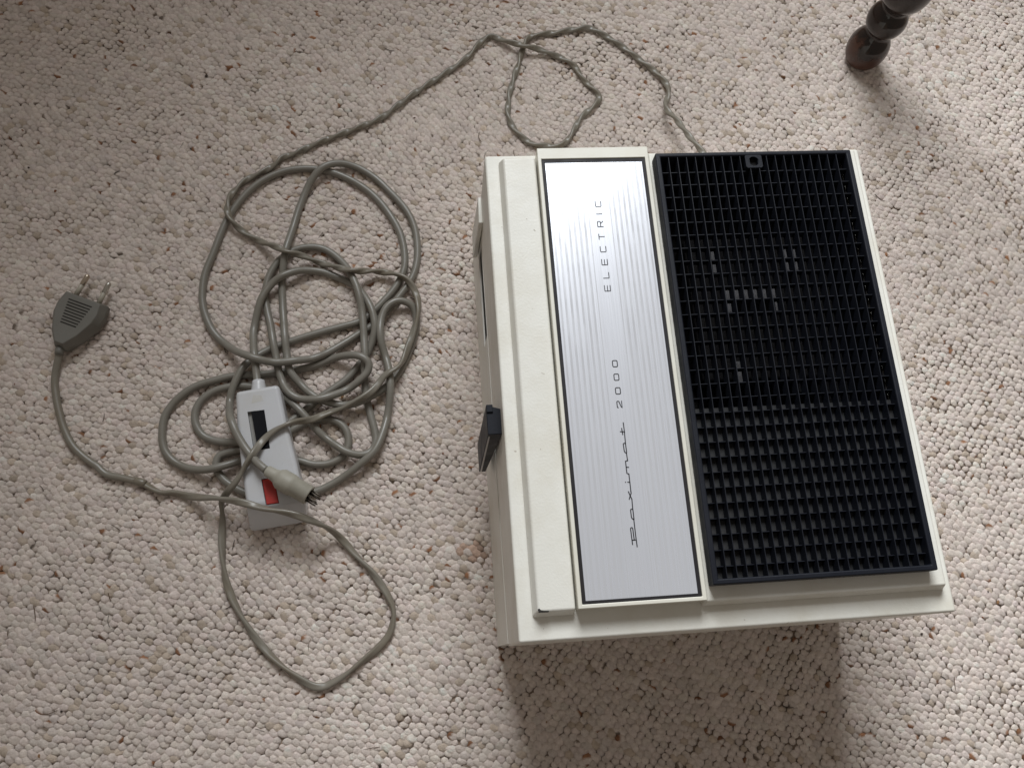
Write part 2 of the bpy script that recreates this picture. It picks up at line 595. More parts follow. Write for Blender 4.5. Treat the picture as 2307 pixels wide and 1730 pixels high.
# lower housing; a loading slot is sunk into its left wall just under the seam
def housing():
    bm = bmesh.new()
    x0, x1, y0, y1, z0, z1 = 44.2, 302.5, 10.5, 318, -1.0, 76.2
    ysp = [y0, 223, 296, y1]; zsp = [z0, 50, 75.2, z1]
    g = {(j, k): bm.verts.new((x0 + (z - z0) * .021, y, z)) for j, y in enumerate(ysp) for k, z in enumerate(zsp)}
    for j in range(3):
        for k in range(3):
            q = (g[j, k], g[j + 1, k], g[j + 1, k + 1], g[j, k + 1])
            if (j, k) == (1, 1):
                inn = [bm.verts.new((v.co.x + 24, v.co.y, v.co.z)) for v in q]
                bm.faces.new(inn)
                for i in range(4):
                    bm.faces.new((q[i], q[(i + 1) % 4], inn[(i + 1) % 4], inn[i]))
            else:
                bm.faces.new(q)
    r = {(a, b): bm.verts.new((x1, (y0, y1)[a], (z0, z1)[b])) for a in (0, 1) for b in (0, 1)}
    bm.faces.new((r[0, 0], r[1, 0], r[1, 1], r[0, 1]))
    bm.faces.new([g[j, 3] for j in range(4)] + [r[1, 1], r[0, 1]])
    bm.faces.new([g[j, 0] for j in range(4)] + [r[1, 0], r[0, 0]])
    bm.faces.new([g[0, k] for k in range(4)] + [r[0, 1], r[0, 0]])
    bm.faces.new([g[3, k] for k in range(4)] + [r[1, 1], r[1, 0]])
    return put('lower_housing', bmesh_out(bm, 'lower_housing'), M_paint, proj)
lh = housing()
slot = box('slot_dark_fill', 46.3, 67, 223.4, 295.6, 50.4, 74.8, M_inside, lh)  # dark block fills the recess; its shade is put into the colour
vx, vy = (159.3, 285.2), (136.7, 305.1)
shell = plate('upper_shell', [46, vx[0], vx[1], 304.8], [8.8, vy[0], vy[1], 319.7], [(1, 1)], 77.4, 155, M_paint, proj, 1.6, 3)
box('seam_strip', 47.2, 301, 12, 316.5, 76.2, 77.4, M_groove, proj)
# raised deck fields
box('left_deck_panel', 54.4, 78.7, 21.8, 314.5, 155, 163, M_paint, proj, 1.5, 3, top=(57.2, 78.5, 24.6, 313))
rp = plate('right_deck_panel', [154.4, vx[0], vx[1], 297.4], [23.9, vy[0], vy[1], 314.4], [(1, 1)], 155, 163, M_paint, proj, 1.3, 3, draft=2.2)
# paint chip at the corner of the left panel
bm = bmesh.new()
chip = [(57.6, 24.3), (57.1, 26.2), (58.0, 26.4), (58.9, 25.5), (60.6, 25.1), (63.3, 24.9), (63.0, 24.2)]
lo = [bm.verts.new((x, y, 162.0)) for x, y in chip]; hi = [bm.verts.new((x + .1, y + .1, 163.05)) for x, y in chip]
bm.faces.new(lo[::-1]); bm.faces.new(hi)
for i in range(len(chip)):
    bm.faces.new((lo[i], lo[(i + 1) % len(chip)], hi[(i + 1) % len(chip)], hi[i]))
put('paint_chip', bmesh_out(bm, 'paint_chip'), M_groove, proj)

# badge
bf = plate('badge_frame', [79.5, 81.9, 150.7, 153.2], [24.6, 26.9, 309.5, 317.6], [(1, 1)], 154, 166.2, M_frame, proj, 0.5, 2)
box('badge_bed', 81.6, 151, 26.6, 309.8, 154, 162.5, M_frame, bf)
plate('badge_border', [81.95, 84.1, 148.6, 150.65], [26.95, 28.7, 307.0, 309.45], [(1, 1)], 162.5, 165.5, M_border, proj, 0.15, 1)
badge = box('badge_plate', 84.12, 148.58, 28.72, 306.98, 162.5, 165.25, M_alu, proj, 0.12, 1)
ZT = 165.27
PAX = [[(116.69, 56.83), (116.54, 63.63), (116.51, 69.72), (116.52, 72.53)], [(114.17, 58.24), (114.01, 67.33), (114.27, 67.82), (114.75, 67.95), (115.19, 67.67), (115.29, 67.15), (115.43, 60.67)], [(114.35, 60.74), (116.42, 60.81)], [(116.66, 72.37), (115.93, 72.82), (115.38, 73.46), (115.25, 74.14), (115.22, 78.08), (115.53, 78.48), (116.47, 78.53), (116.62, 78.0), (116.62, 72.52)], [(116.56, 78.42), (116.71, 84.34)], [(116.71, 84.34), (115.91, 86.46), (115.13, 88.85)], [(115.14, 84.28), (115.88, 86.21), (116.68, 87.72), (116.59, 89.28)], [(116.63, 88.24), (116.62, 94.24)], [(116.62, 94.24), (115.33, 94.42)], [(114.17, 94.43), (113.96, 94.44)], [(116.62, 94.24), (116.6, 99.23)], [(116.6, 99.23), (115.68, 99.49), (115.46, 99.82), (115.43, 106.7)], [(115.47, 103.31), (116.94, 103.17)], [(115.44, 106.81), (116.0, 107.09), (116.75, 107.16)], [(116.75, 107.16), (116.51, 111.7)], [(116.51, 111.7), (115.82, 112.11), (115.38, 112.99), (115.22, 117.29), (115.47, 117.6), (116.23, 117.77), (116.59, 117.22), (116.71, 112.07)], [(116.62, 117.43), (116.72, 124.61)], [(116.78, 124.22), (116.46, 124.73), (114.24, 124.89)], [(115.31, 126.9), (115.53, 122.99)], [(116.77, 124.6), (116.65, 130.32)]]
strokes('script_lettering', PAX, 0.62, ZT, 0.08, M_ink, badge)

def glyphs(lines_by_char, text, centres, xc, w, h, width, name):
    """letters lie on their side: they read upwards along +Y, their tops point to -X"""
    out = []
    for ch, cy in zip(text, centres):
        for L in lines_by_char[ch]:
            out.append([(xc + h / 2 - v * h, cy - w / 2 + u * w) for u, v in L])
    return strokes(name, out, width, ZT, 0.08, M_ink, badge)
G = {
    'E': [[(1, 0), (0.06, 0), (0, .06), (0, .94), (.06, 1), (1, 1)], [(0, .5), (.94, .5)]],
    'L': [[(0, 1), (0, .06), (.06, 0), (1, 0)]],
    'C': [[(1, 0), (.12, 0), (0, .12), (0, .88), (.12, 1), (1, 1)]],
    'T': [[(0, 1), (1, 1)], [(.5, 1), (.5, 0)]],
    'R': [[(0, 0), (0, .94), (.06, 1), (.88, 1), (1, .88), (1, .58), (.88, .46), (.03, .46)], [(.62, .46), (1, 0)]],
    'I': [[(.5, 0), (.5, 1)]],
    '0': [[(.14, 0), (0, .16), (0, .84), (.14, 1), (.86, 1), (1, .84), (1, .16), (.86, 0), (.14, 0)]],
    '2': [[(0, .8), (0, .9), (.12, 1), (.88, 1), (1, .88), (1, .66), (.9, .54), (.08, .16), (0, 0), (1, 0)]],
}
glyphs(G, 'ELECTRIC', [217.3, 226.1, 235.2, 244.2, 253.0, 261.9, 269.1, 276.3], 116.2, 3.8, 3.6, 0.52, 'capital_lettering')
glyphs(G, '2000', [141.7, 150.2, 158.9, 167.5], 115.6, 4.0, 2.9, 0.58, 'number_lettering')

# vent grille
grille = plate('grille_frame', [155.8, 159.2, 285.3, 288.8], [32.2, 35.4, 305.2, 308.2], [(1, 1)], 163, 173, M_black, proj, 0.9, 3)
box('grille_tray', 159.25, 285.25, 35.45, 136.6, 163.05, 165.2, M_floor, grille)
tpl = None
for k in range(20):
    x = 164.5 + 6.0 * k
    if tpl is None:
        bm = bmesh.new()
        hexa(bm, rect(-.55, .55, 35.4, 305.2, 164.7), rect(-.22, .22, 35.4, 305.2, 172.3))
        me_long = bmesh_out(bm, 'grille_bar')
        tpl = put('grille_bar', me_long, M_black, grille)
        base_loc = tpl.location.copy()
        o = tpl
    else:
        o = tpl.copy(); COL.objects.link(o); o.parent = grille
    o.location = base_loc + Vector((x * MM, 0, 0))
tpl = None
for k in range(-1, 29):
    y = 295.5 - 9.04 * k
    if y > 304.9:
        continue
    if tpl is None:
        bm = bmesh.new()
        hexa(bm, rect(159.2, 285.3, -.8, .8, 164.7), rect(159.2, 285.3, -.2, .2, 169.4))
        tpl = put('cross_bar', bmesh_out(bm, 'cross_bar'), M_black, grille)
        base_loc = tpl.location.copy()
        o = tpl
    else:
        o = tpl.copy(); COL.objects.link(o); o.parent = grille
    o.location = base_loc + Vector((0, y * MM, 0))
# finger tab with a round hole at the top edge of the grille
bm = bmesh.new()
cx, cy, R_ = 221.3, 300.9, 3.45
n = 32
ring_o, ring_i = [], []
for z in (168.6, 172.75):
    oo, ii = [], []
    for k in range(n):
        a = 2 * math.pi * k / n
        c, s = math.cos(a), math.sin(a)
        q = 1 / max(abs(c) / 5.6, abs(s) / 4.75)
        oo.append(bm.verts.new((cx + c * q, cy + s * q, z)))
        ii.append(bm.verts.new((cx + c * R_, cy + s * R_, z)))
    ring_o.append(oo); ring_i.append(ii)
for k in range(n):
    j = (k + 1) % n
    bm.faces.new((ring_o[1][k], ring_o[1][j], ring_i[1][j], ring_i[1][k]))
    bm.faces.new((ring_o[0][j], ring_o[0][k], ring_i[0][k], ring_i[0][j]))
    bm.faces.new((ring_o[0][k], ring_o[0][j], ring_o[1][j], ring_o[1][k]))
    bm.faces.new((ring_i[0][j], ring_i[0][k], ring_i[1][k], ring_i[1][j]))
put('grille_tab', bmesh_out(bm, 'grille_tab'), M_black, grille)
lathe('tab_floor', [(0, 3.4), (.4, 3.4)], (cx, cy, 168.7), (0, 0, 1), M_inside, grille, 24, False)

plate('vent_dark_lining', [159.35, 160.1, 284.4, 285.15], [136.75, 137.4, 304.4, 305.05], [(1, 1)], 119, 163.6, M_inside, proj)  # dark sheet added so the lit cream vent walls don't show
# what shows through the open half of the grille
ins = box('chassis', vx[0] + .3, vx[1] - .3, vy[0] + .3, vy[1] - .3, 77.5, 120, M_inside, proj)
box('lamp_house', 176, 262, 160, 260, 120, 144, M_inside, proj, 2)
def bracket(name, rects):
    bm = bmesh.new()
    for x0, x1, y0, y1, z0, z1 in rects:
        hexa(bm, rect(x0, x1, y0, y1, z0), rect(x0, x1, y0, y1, z1))
    return put(name, bmesh_out(bm, name), M_bracket, proj)
bracket('lamp_bracket', [(196.5, 231, 212.3, 219.8, 150.5, 152), (196.5, 199.3, 203.5, 212.3, 144, 152), (228.2, 231, 203.5, 212.3, 144, 152)])
bracket('spring_clip', [(190.5, 193, 231.5, 248.5, 144, 152)])
bracket('spring_clip', [(240.5, 249.5, 231.5, 235.5, 144, 151.5), (240.5, 242.7, 235.5, 248, 144, 151.5), (246.9, 249.5, 235.5, 248, 144, 151.5)])
bracket('terminal_strip', [(196, 199, 155, 170, 144, 152)])
bracket('terminal_strip', [(238, 240.5, 150, 166, 144, 151)])

# left side: catch block behind the slot, and the black carriage lever
bm = bmesh.new()
hexa(bm, [(41.0, 297, 47), (44.4, 297, 47), (44.4, 317.5, 47), (41.6, 317.5, 47)],
     [(42.9, 297, 104), (46.2, 297, 104), (46.2, 317.5, 104), (43.6, 317.5, 104)])
bevel(put('side_catch', bmesh_out(bm, 'side_catch'), M_paint, proj), 0.8)
bm = bmesh.new()
hexa(bm, [(36.2, 131.2, 40), (41.0, 131.2, 40), (41.0, 152.5, 40), (36.2, 152.5, 40)],
     [(37.2, 133.4, 140), (46.3, 133.4, 140), (46.3, 149.6, 140), (37.2, 152.4, 140)])
lever = put('carriage_lever', bmesh_out(bm, 'carriage_lever'), M_black, proj)
bevel(lever, 0.5)
bm = bmesh.new()
hexa(bm, [(36.9, 130.7, 42), (37.9, 130.7, 42), (37.9, 131.4, 42), (36.9, 131.4, 42)],
     [(37.8, 132.8, 136), (38.6, 132.8, 136), (38.6, 133.6, 136), (37.8, 133.6, 136)])
put('edge_glint_strip', bmesh_out(bm, 'edge_glint_strip'), M_edge_glint, lever)  # pale strip stands in for the highlight along the lever's edge
box('cap_step', 37.3, 41.2, 147.5, 152.3, 139.8, 141.2, M_black, lever, 0.3)

# ---------------------------------------------------------------- mains lead
def parse(s):
    return np.array([[float(v) for v in p.split(',')] for p in s.split()])
ROUND="-127.3,220.9,14.0 -128.0,226.9,14.0 -128.8,232.8,13.9 -129.6,238.8,12.9 -130.5,244.7,10.6 -131.2,250.7,8.2 -131.8,256.7,6.1 -131.6,262.7,4.7 -130.5,268.6,5.0 -129.1,274.4,6.3 -127.5,280.2,7.6 -125.6,285.9,8.4 -122.9,291.3,8.6 -119.4,296.2,8.6 -115.3,300.5,9.3 -110.4,303.9,10.1 -105.0,306.6,9.7 -99.5,309.0,8.2 -93.7,310.6,6.2 -87.7,311.0,4.6 -81.7,310.6,3.6 -75.9,309.2,3.2 -70.4,306.8,3.0 -65.0,304.2,3.0 -59.6,301.6,3.1 -54.6,298.2,3.4 -50.3,294.1,4.1 -46.7,289.3,5.3 -43.8,284.0,6.8 -41.3,278.5,8.1 -39.3,272.9,8.6 -38.0,267.0,8.7 -37.4,261.1,8.5 -37.9,255.1,7.5 -39.5,249.3,6.0 -41.6,243.7,4.7 -44.1,238.2,3.7 -47.4,233.2,3.2 -51.4,228.7,3.0 -55.2,224.0,3.0 -59.2,219.6,3.0 -63.8,215.7,3.0 -68.8,212.3,3.0 -73.8,209.1,3.0 -78.8,205.8,3.0 -83.6,202.1,3.0 -88.1,198.2,3.2 -92.6,194.2,3.5 -97.2,190.4,3.9 -102.0,186.7,4.5 -106.7,183.0,4.9 -111.6,179.6,5.2 -116.9,176.6,5.5 -122.4,174.2,6.0 -128.1,172.4,6.4 -134.0,171.1,6.4 -140.0,170.9,6.0 -145.9,171.4,5.2 -151.9,172.0,4.4 -157.8,173.3,3.7 -163.4,175.3,3.2 -168.5,178.5,3.0 -172.1,183.3,3.0 -174.3,188.8,3.0 -174.9,194.8,3.0 -173.6,200.6,3.0 -170.7,205.8,3.0 -166.3,209.9,3.0 -161.2,213.0,3.0 -155.5,214.9,3.0 -149.6,216.0,3.0 -143.6,216.5,3.0 -137.6,216.1,3.0 -131.7,215.2,3.0 -125.8,213.9,3.0 -120.1,212.2,3.2 -114.7,209.6,3.8 -109.6,206.3,4.9 -104.9,202.6,6.5 -100.6,198.4,8.1 -96.6,194.0,9.2 -92.7,189.4,9.2 -89.0,184.7,8.7 -85.3,179.9,8.0 -81.3,175.4,6.6 -76.9,171.3,5.7 -72.4,167.4,6.4 -67.8,163.6,7.8 -62.9,160.0,8.5 -57.5,157.5,8.1 -51.6,156.4,6.8 -45.7,157.5,5.3 -41.2,161.3,4.0 -39.1,166.8,3.4 -39.3,172.8,3.1 -40.5,178.7,3.0 -41.9,184.5,3.0 -43.2,190.4,3.0 -44.4,196.3,3.1 -45.4,202.2,3.3 -46.0,208.2,3.9 -46.3,214.2,5.0 -46.3,220.2,6.4 -46.2,226.2,7.8 -45.8,232.2,8.8 -45.7,238.2,9.1 -45.9,244.2,8.8 -46.1,250.2,8.4 -46.2,256.2,8.6 -46.4,262.2,8.7 -46.7,268.2,8.7 -47.2,274.2,9.0 -48.0,280.1,9.8 -49.1,286.0,10.2 -50.5,291.9,10.0 -52.3,297.6,9.4 -54.4,303.2,8.4 -56.9,308.7,7.0 -59.8,313.9,5.5 -63.3,318.8,4.3 -67.3,323.3,3.5 -71.8,327.3,3.1 -76.9,330.4,3.0 -82.6,332.2,3.0 -88.6,332.7,3.0 -94.6,332.1,3.0 -100.3,330.4,3.0 -105.6,327.6,3.0 -110.4,323.9,3.0 -114.4,319.5,3.0 -117.6,314.4,3.0 -120.2,309.0,3.0 -122.1,303.3,3.0 -123.1,297.4,3.0 -123.4,291.4,3.0 -123.1,285.4,3.0 -122.1,279.5,3.2 -120.9,273.6,3.6 -119.5,267.7,4.5 -118.3,261.9,5.9 -117.2,255.9,7.5 -116.2,250.0,8.5 -115.1,244.1,8.5 -114.1,238.2,7.9 -113.1,232.3,8.0 -111.9,226.4,8.5 -110.3,220.6,8.3 -108.3,214.9,8.5 -105.5,209.6,10.0 -101.7,205.0,11.2 -96.6,201.9,11.5 -90.8,200.3,12.3 -84.9,199.7,13.7 -78.9,200.0,14.1 -73.1,201.6,13.2 -67.6,204.0,11.1 -62.2,206.7,8.8 -57.0,209.6,8.5 -51.9,212.8,10.2 -47.2,216.5,11.5 -43.4,221.1,12.3 -42.6,226.9,13.6 -46.4,231.4,14.3 -51.8,233.9,13.3 -57.7,235.1,10.8 -63.7,235.6,7.8 -69.7,235.2,5.4 -75.4,233.7,3.9 -81.1,231.7,3.2 -86.9,230.0,3.0 -92.7,228.7,3.0 -98.7,227.7,3.0 -104.6,226.8,3.0 -110.6,226.1,3.0 -116.5,225.4,3.0 -122.5,225.0,3.0 -128.5,224.8,3.0 -134.5,224.9,3.0 -140.5,224.9,3.0 -146.5,224.7,3.0 -152.5,223.8,3.0 -158.3,222.4,3.0 -164.2,220.9,3.0 -170.0,219.4,3.0 -175.6,217.3,3.0 -180.8,214.2,3.0 -185.5,210.6,3.0 -189.8,206.4,3.0 -193.4,201.6,3.0 -196.3,196.4,3.0 -197.9,190.6,3.0 -198.3,184.6,3.0 -198.2,178.6,3.0 -197.3,172.7,3.0 -195.2,167.1,3.0 -191.7,162.2,3.0 -187.2,158.2,3.2 -182.1,155.1,3.8 -176.5,152.9,4.8 -170.7,151.5,6.3 -164.7,150.9,7.7 -158.7,151.4,8.5 -152.9,152.7,8.2 -147.1,154.4,7.0 -141.5,156.5,5.5 -135.6,157.6,4.2 -129.6,158.4,3.4 -123.6,158.7,3.1 -117.6,158.4,3.0 -111.6,157.8,3.0 -105.7,157.1,3.0 -99.8,156.0,3.0 -94.0,154.3,3.0 -88.4,152.2,3.0 -82.5,151.3,3.0 -76.5,151.4,3.0 -70.7,153.0,3.0 -65.5,155.9,3.0 -61.8,160.6,3.0 -60.0,166.3,3.0 -60.1,172.3,3.0 -62.0,177.9,3.0 -65.8,182.5,3.0 -71.0,185.4,3.0 -76.9,186.5,3.0 -82.9,186.2,3.0 -88.8,185.1,3.0 -94.5,183.2,3.0 -99.9,180.5,3.0 -105.0,177.4,3.0 -110.1,174.1,3.0 -115.4,171.3,3.0 -121.0,169.3,3.0 -126.8,167.8,3.0 -132.7,166.6,3.0 -138.6,165.5,3.0 -144.6,164.8,3.0 -150.5,163.8,3.0 -156.0,161.6,3.0 -158.1,156.1,3.0 -156.7,150.3,3.0 -153.6,145.2,3.0 -149.3,141.0,3.0 -144.4,137.5,3.0 -139.3,134.4,3.0 -133.8,131.8,3.0 -128.1,130.0,3.0 -122.3,128.7,3.0 -116.3,127.9,3.0 -110.3,127.5,3.0 -104.3,127.6,3.0 -98.3,128.1,3.0 -92.4,128.9,3.0 -86.6,130.5,3.0 -80.8,132.2,3.0 -75.3,134.5,3.1 -69.9,137.2,3.4 -64.7,140.1,4.1 -59.5,143.2,5.5 -54.4,146.4,7.3 -49.6,149.9,8.8 -44.8,153.6,9.6 -40.5,157.8,9.6 -37.4,162.9,9.0 -35.1,168.4,8.1 -33.1,174.1,7.0 -31.4,179.9,5.7 -30.0,185.7,4.8 -28.7,191.6,5.4 -27.7,197.5,7.1 -26.9,203.5,8.9 -26.6,209.5,9.9 -26.7,215.5,9.7 -27.3,221.5,8.6 -28.2,227.4,6.9 -29.5,233.2,5.7 -31.0,239.1,6.5 -32.4,244.9,8.5 -33.1,250.9,9.7 -33.2,256.9,9.7 -32.6,262.8,8.9 -31.1,268.7,8.7 -28.5,274.0,8.8 -24.2,278.2,8.8 -18.7,280.5,8.4 -12.8,279.9,7.3 -7.7,276.8,5.9 -5.1,271.5,4.5 -4.5,265.5,3.6 -4.9,259.5,3.2 -6.2,253.6,3.0 -7.9,247.9,3.0 -10.0,242.3,3.0 -12.3,236.7,3.0 -14.9,231.3,3.0 -17.6,225.9,3.0 -20.8,220.8,3.2 -24.3,216.0,3.7 -28.3,211.5,4.7 -32.9,207.6,6.2 -37.7,204.1,7.7 -42.9,200.9,8.6 -48.4,198.5,8.5 -54.1,196.9,7.4 -60.1,196.3,5.9 -66.1,196.8,5.5 -71.9,198.1,6.7 -77.6,200.0,8.1 -83.0,202.6,8.6 -87.8,206.3,8.1 -92.0,210.6,6.8 -95.9,215.1,6.5 -99.7,219.8,7.6 -102.9,224.9,8.5 -104.6,230.6,8.3 -105.4,236.5,7.6 -106.1,242.5,7.8 -106.7,248.5,8.5 -107.3,254.5,8.3 -107.9,260.4,7.1 -108.5,266.4,5.5 -109.1,272.4,4.3 -109.6,278.4,3.5 -109.9,284.4,3.1 -110.2,290.4,3.1 -110.3,296.4,3.5 -110.2,302.4,4.2 -109.7,308.4,5.4 -109.0,314.3,6.8 -108.1,320.3,8.1 -107.1,326.2,8.6 -105.9,332.1,8.2 -104.6,338.0,7.0 -103.2,343.8,5.5 -101.8,349.6,4.3 -100.4,355.5,3.5 -98.9,361.3,3.1 -97.3,367.1,3.0 -95.4,372.8,3.1 -93.4,378.5,3.4 -91.1,384.0,4.0 -88.4,389.4,5.2 -85.1,394.4,6.7 -81.3,399.0,8.0 -76.7,402.9,8.6 -71.4,405.7,8.2 -65.7,407.4,7.0 -59.7,407.8,5.6 -53.8,406.9,4.3 -48.2,404.8,3.5 -42.9,401.8,3.1 -38.0,398.3,3.0 -33.5,394.4,3.0 -29.3,390.1,3.0 -25.4,385.5,3.0 -21.6,380.9,3.0 -17.7,376.3,3.0 -14.1,371.5,3.0 -10.6,366.6,3.0 -7.7,361.4,3.0 -5.3,355.9,3.0 -3.5,350.2,3.0 -2.2,344.3,3.0 -1.5,338.3,3.0 -1.2,332.3,3.0 -1.2,326.3,3.0 -1.6,320.3,3.0 -2.6,314.4,3.0 -4.1,308.6,3.0 -6.3,303.0,3.0 -9.3,297.8,3.0 -12.7,292.9,3.0 -16.3,288.1,3.0 -20.0,283.4,3.0 -23.9,278.7,3.0 -27.8,274.2,3.0 -31.8,269.7,3.0 -36.0,265.4,3.0 -40.6,261.5,3.0 -45.6,258.3,3.0 -50.8,255.2,3.2 -55.7,251.8,3.7 -60.6,248.3,4.6 -65.6,244.9,5.8 -70.6,241.5,6.8 -75.8,238.6,7.3 -81.3,236.3,7.3 -87.0,234.4,8.1 -92.8,232.9,10.6 -98.7,231.7,13.1 -104.7,230.8,14.1 -110.7,230.5,14.3 -116.7,230.6,15.5 -122.6,231.4,18.0 -128.4,233.0,19.4 -133.9,235.5,18.4 -139.0,238.6,15.4 -143.8,242.2,11.2 -148.4,246.1,7.5 -152.7,250.2,5.0 -157.0,254.4,3.7 -161.0,258.9,3.2 -164.4,263.9,3.0 -167.0,269.3,3.0 -169.2,274.9,3.0 -170.9,280.6,3.0 -172.0,286.5,3.0 -172.5,292.5,3.0 -172.4,298.5,3.0 -172.0,304.5,3.0 -171.1,310.5,3.0 -169.6,316.3,3.0 -167.6,321.9,3.0 -165.6,327.6,3.0 -163.7,333.3,3.0 -162.0,339.1,3.0 -160.2,344.8,3.0 -158.3,350.5,3.0 -156.2,356.1,3.0 -153.7,361.6,3.0 -150.9,366.9,3.0 -147.8,372.0,3.0 -144.4,377.0,3.0 -140.8,381.8,3.0 -136.8,386.3,3.0 -132.5,390.4,3.0 -127.7,394.1,3.0 -122.6,397.3,3.0 -117.3,400.1,3.0 -111.7,402.3,3.0 -106.0,404.0,3.0 -100.0,404.9,3.0 -94.0,405.3,3.0 -88.0,405.2,3.0 -82.1,404.5,3.0 -76.2,403.2,3.0 -70.5,401.5,3.0 -64.9,399.3,3.0 -59.5,396.6,3.0 -54.3,393.6,3.0 -49.3,390.2,3.0 -44.5,386.6,3.0 -40.0,382.7,3.0 -35.8,378.4,3.0 -31.9,373.8,3.0 -28.3,369.0,3.0 -25.1,364.0,3.0 -22.1,358.7,3.0 -19.3,353.4,3.0 -16.8,348.0,3.0 -14.8,342.3,3.0 -13.4,336.5,3.0 -12.4,330.5,3.0 -11.9,324.5,3.0 -11.8,318.5,3.0 -12.4,312.6,3.0 -14.0,306.8,3.0 -16.3,301.3,3.0 -19.4,296.1,3.0 -22.9,291.2,3.0 -26.7,286.6,3.0 -30.7,282.1,3.0 -34.8,277.7,3.0 -39.2,273.6,3.0 -43.7,269.7,3.0 -48.8,266.4,3.0 -54.4,264.5,3.0 -60.2,263.0,3.0 -66.1,261.6,3.0 -71.9,260.2,3.0 -77.8,258.8,3.0 -83.6,257.2,3.0 -89.3,255.6,3.0 -95.1,253.9,3.0 -100.9,252.1,3.0 -106.6,250.3,3.0 -112.3,248.4,3.0 -117.9,246.2,3.2 -123.2,243.5,3.7 -128.2,240.2,4.7 -132.9,236.4,6.1 -137.1,232.1,7.6 -140.3,227.0,8.5 -142.8,221.6,8.7 -145.0,216.0,8.6 -146.9,210.3,7.9 -148.1,204.4,7.1 -147.9,198.4,9.2 -146.4,192.6,15.5 -144.4,187.0,23.0 -142.1,181.4,28.0 -139.8,175.8,29.4 -137.3,170.4,29.5 -134.4,165.1,29.5 -131.2,160.0,29.7 -127.7,155.2,30.5 -124.0,150.4,32.1 -119.9,146.0,34.1 -115.5,142.0,35.0"
